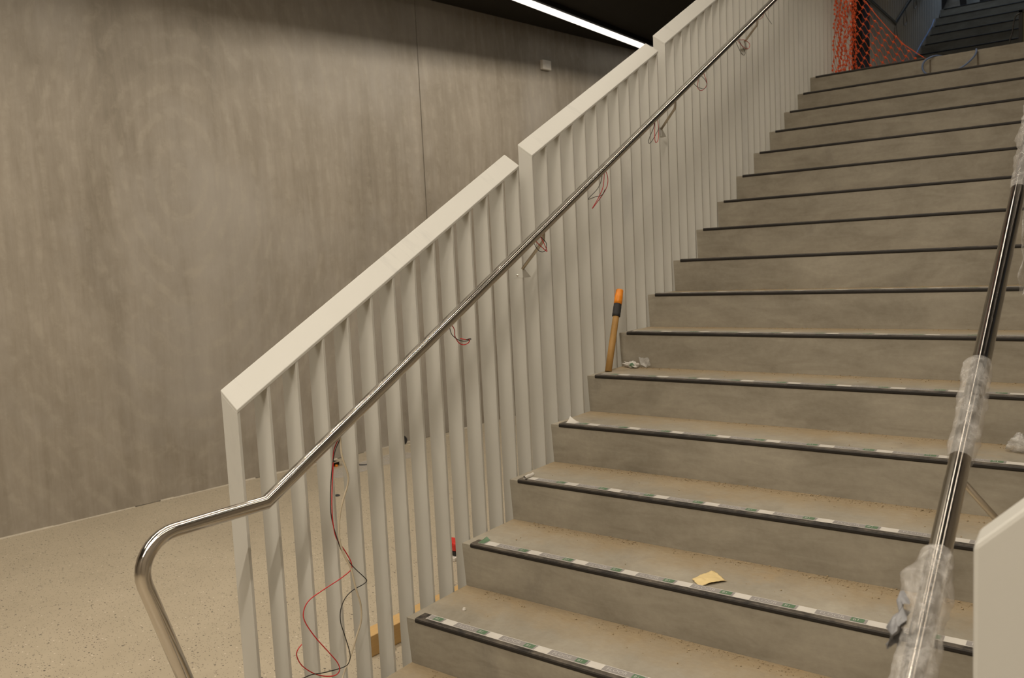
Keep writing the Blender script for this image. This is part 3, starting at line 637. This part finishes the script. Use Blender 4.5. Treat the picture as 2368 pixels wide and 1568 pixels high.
# ------------------------------------------------------------------ orange barrier net
t=thing('barrier_net',(.05,5.0,LZ),'orange plastic barrier net slung across the landing','net')
NV=Vector
a_=NV((-.0195,-.0335)); b_=NV((.0435,-.060)); o_=NV((.262,2.945))
EDGE=[(-1.2,5.0),(.274,2.994),(.372,2.847),(.456,2.729),(.55,2.614),(.661,2.515),(.735,2.455)]
def ztop(x):
    for (x0,z0),(x1,z1) in zip(EDGE,EDGE[1:]):
        if x0<=x<=x1: return z0+(z1-z0)*(x-x0)/(x1-x0)
    return -9
def flat(i,j): return o_+a_*i+b_*j
XB=.215
def place(p,lay=0):
    x,z=p
    yy=4.95+.012*math.sin(x*23+z*9)
    if x<XB:
        u=XB-x; f=u*.19
        return Vector((XB-f+.012*math.sin(u*31+z*7)*min(1,u*8)+.006*math.sin(z*41+u*17),yy+.05*math.sin(u*26+z*3)*min(1,u*6)+.012*math.sin(z*33+u*9),z+.018*math.sin(u*19+z*11)*min(1,u*5)))
    return Vector((x,yy,z))
b=MB(); nod={}
for i in range(-70,71):
    for j in range(-60,61):
        p=flat(i,j)
        if -.62<p.x<.74 and 2.408<p.y<3.35 and p.y<ztop(p.x)+.004: nod[(i,j)]=p
for (i,j),p in nod.items():
    c=place(p); r=.0105
    b.add([c+Vector((r,0,0)),c+Vector((0,0,r)),c-Vector((r,0,0)),c-Vector((0,0,r)),c+Vector((0,-.002,0)),c+Vector((0,.002,0))],[(0,1,4),(1,2,4),(2,3,4),(3,0,4),(1,0,5),(2,1,5),(3,2,5),(0,3,5)])
    for d in ((1,0),(0,1)):
        q=nod.get((i+d[0],j+d[1]))
        if q is None: continue
        pts=[]
        for k in range(5):
            s=k/4; pp=p.lerp(q,s); pr_=Vector((-(q-p).y,(q-p).x)).normalized(); pp=pp+pr_*(.0045*math.sin(s*6.283))
            pts.append(place(pp))
        b.tube(pts,[.0036,.0018,.0013,.0018,.0036],4,caps=False)
# taut top hem
hem=[]
for (x0,z0),(x1,z1) in zip(EDGE[1:],EDGE[2:]):
    for k in range(4): hem.append(Vector((x0+(x1-x0)*k/4,4.95,z0+(z1-z0)*k/4)))
b.tube([Vector((.12,4.95,3.22))]+hem+[Vector((.735,4.95,2.455)),Vector((.80,4.93,2.405))],.0032,5)
b.build('mesh',M['net'],t)
# ------------------------------------------------------------------ cables, case, bag and bucket upstairs
b=MB(); pts=[Vector(p) for p in BLUELOOP]; pts[0]+=Vector((0,.09,.016)); pts[1]+=Vector((0,.045,.014)); pts[-1]+=Vector((0,.06,.014))
b.tube(smooth_path(pts,5),.0062,8); tag(b.build('blue_cable',M['blue'],org=(.9,4.5,LZ)),'blue cable looped over the edge of the landing','cable')
b=MB(); b.tube(smooth_path(BLUECABLE,4),.007,8); tag(b.build('blue_cable',M['blue'],org=(.02,8.9,3.5)),'blue cable running up along the left ends of the upper steps','cable')
t=thing('equipment_case',(1.45,5.2,LZ),'dark olive case in a black frame standing on the landing at the right edge','case')
b=MB(); b.box((1.275,5.21,LZ+.01),(1.75,5.52,LZ+.345)); b.build('body',M['olive'],t)
b=MB(); b.box((1.256,5.2,LZ),(1.279,5.54,LZ+.36)); b.box((1.745,5.2,LZ),(1.77,5.54,LZ+.36)); b.box((1.256,5.2,LZ+.345),(1.77,5.54,LZ+.365)); b.build('frame',M['rubber'],t)
b=MB(); b.tube(smooth_path([tuple(CASECABLE[0])]+CASECABLE[1:]+[[1.19,5.2,2.406]],5),.005,8); b.build('cable',M['blk'],t)
Z4=LZ+10*R_
t=thing('jute_bag',(.09,10.06,Z4),'slumped brown jute bag on the top step of the upper flight','bag')
b=MB()
def fbg(u,v):
    a=u*2*math.pi; r=(.115-.085*v**.8)*(1+.12*math.sin(3*a)+.1*noise.noise(Vector((math.cos(a),math.sin(a),v*3))))
    return (.09+r*1.05*math.cos(a)+.03*v,10.07+r*.8*math.sin(a),Z4+.25*v)
b.grid(fbg,28,14); b.build('sack',M['bag'],t)
b=MB(); b.tube([(.115,10.07,Z4+.24),(.12,10.07,Z4+.33)],[.03,.05],14); b.build('neck',M['bag'],t)
t=thing('bucket',(.335,10.1,Z4),'white plastic bucket on the top step beside the jute bag','bucket')
b=MB(); b.lathe([(.066,0),(.08,.17),(.084,.17),(.084,.185),(.078,.185),(.062,.012)],(.335,10.06,Z4),(0,0,1),24); b.build('pail',M['bucket'],t)
b=MB(); b.tube([(.335+.085*math.cos(a),10.06,Z4+.17+.09*math.sin(a)) for a in [math.pi*k/14 for k in range(15)]],.003,6); b.build('handle',M['steel2'],t)
# ------------------------------------------------------------------ camera
cam=bpy.data.cameras.new('camera'); co=bpy.data.objects.new('camera',cam); COL.objects.link(co)
LENS=29.0008
cam.sensor_width=36; cam.sensor_fit='HORIZONTAL'; cam.lens=LENS; cam.clip_start=.02
co.matrix_world=Matrix([[0.803443, -0.017293, 0.59513, 1.893667], [0.593419, 0.104339, -0.798102, -1.880398], [-0.048294, 0.994391, 0.094093, 1.158769], [0.0, 0.0, 0.0, 1.0]])
cam.dof.use_dof=True; cam.dof.focus_distance=2.7; cam.dof.aperture_fstop=5.6

S.camera=co
S.view_settings.view_transform='Standard'; S.view_settings.look='None'; S.view_settings.gamma=1; S.view_settings.use_curve_mapping=False
S.view_settings.exposure=EXPOSURE
w=bpy.data.worlds.new('world'); S.world=w; w.use_nodes=True
w.node_tree.nodes['Background'].inputs[0].default_value=(.10,.095,.085,1); w.node_tree.nodes['Background'].inputs[1].default_value=.02
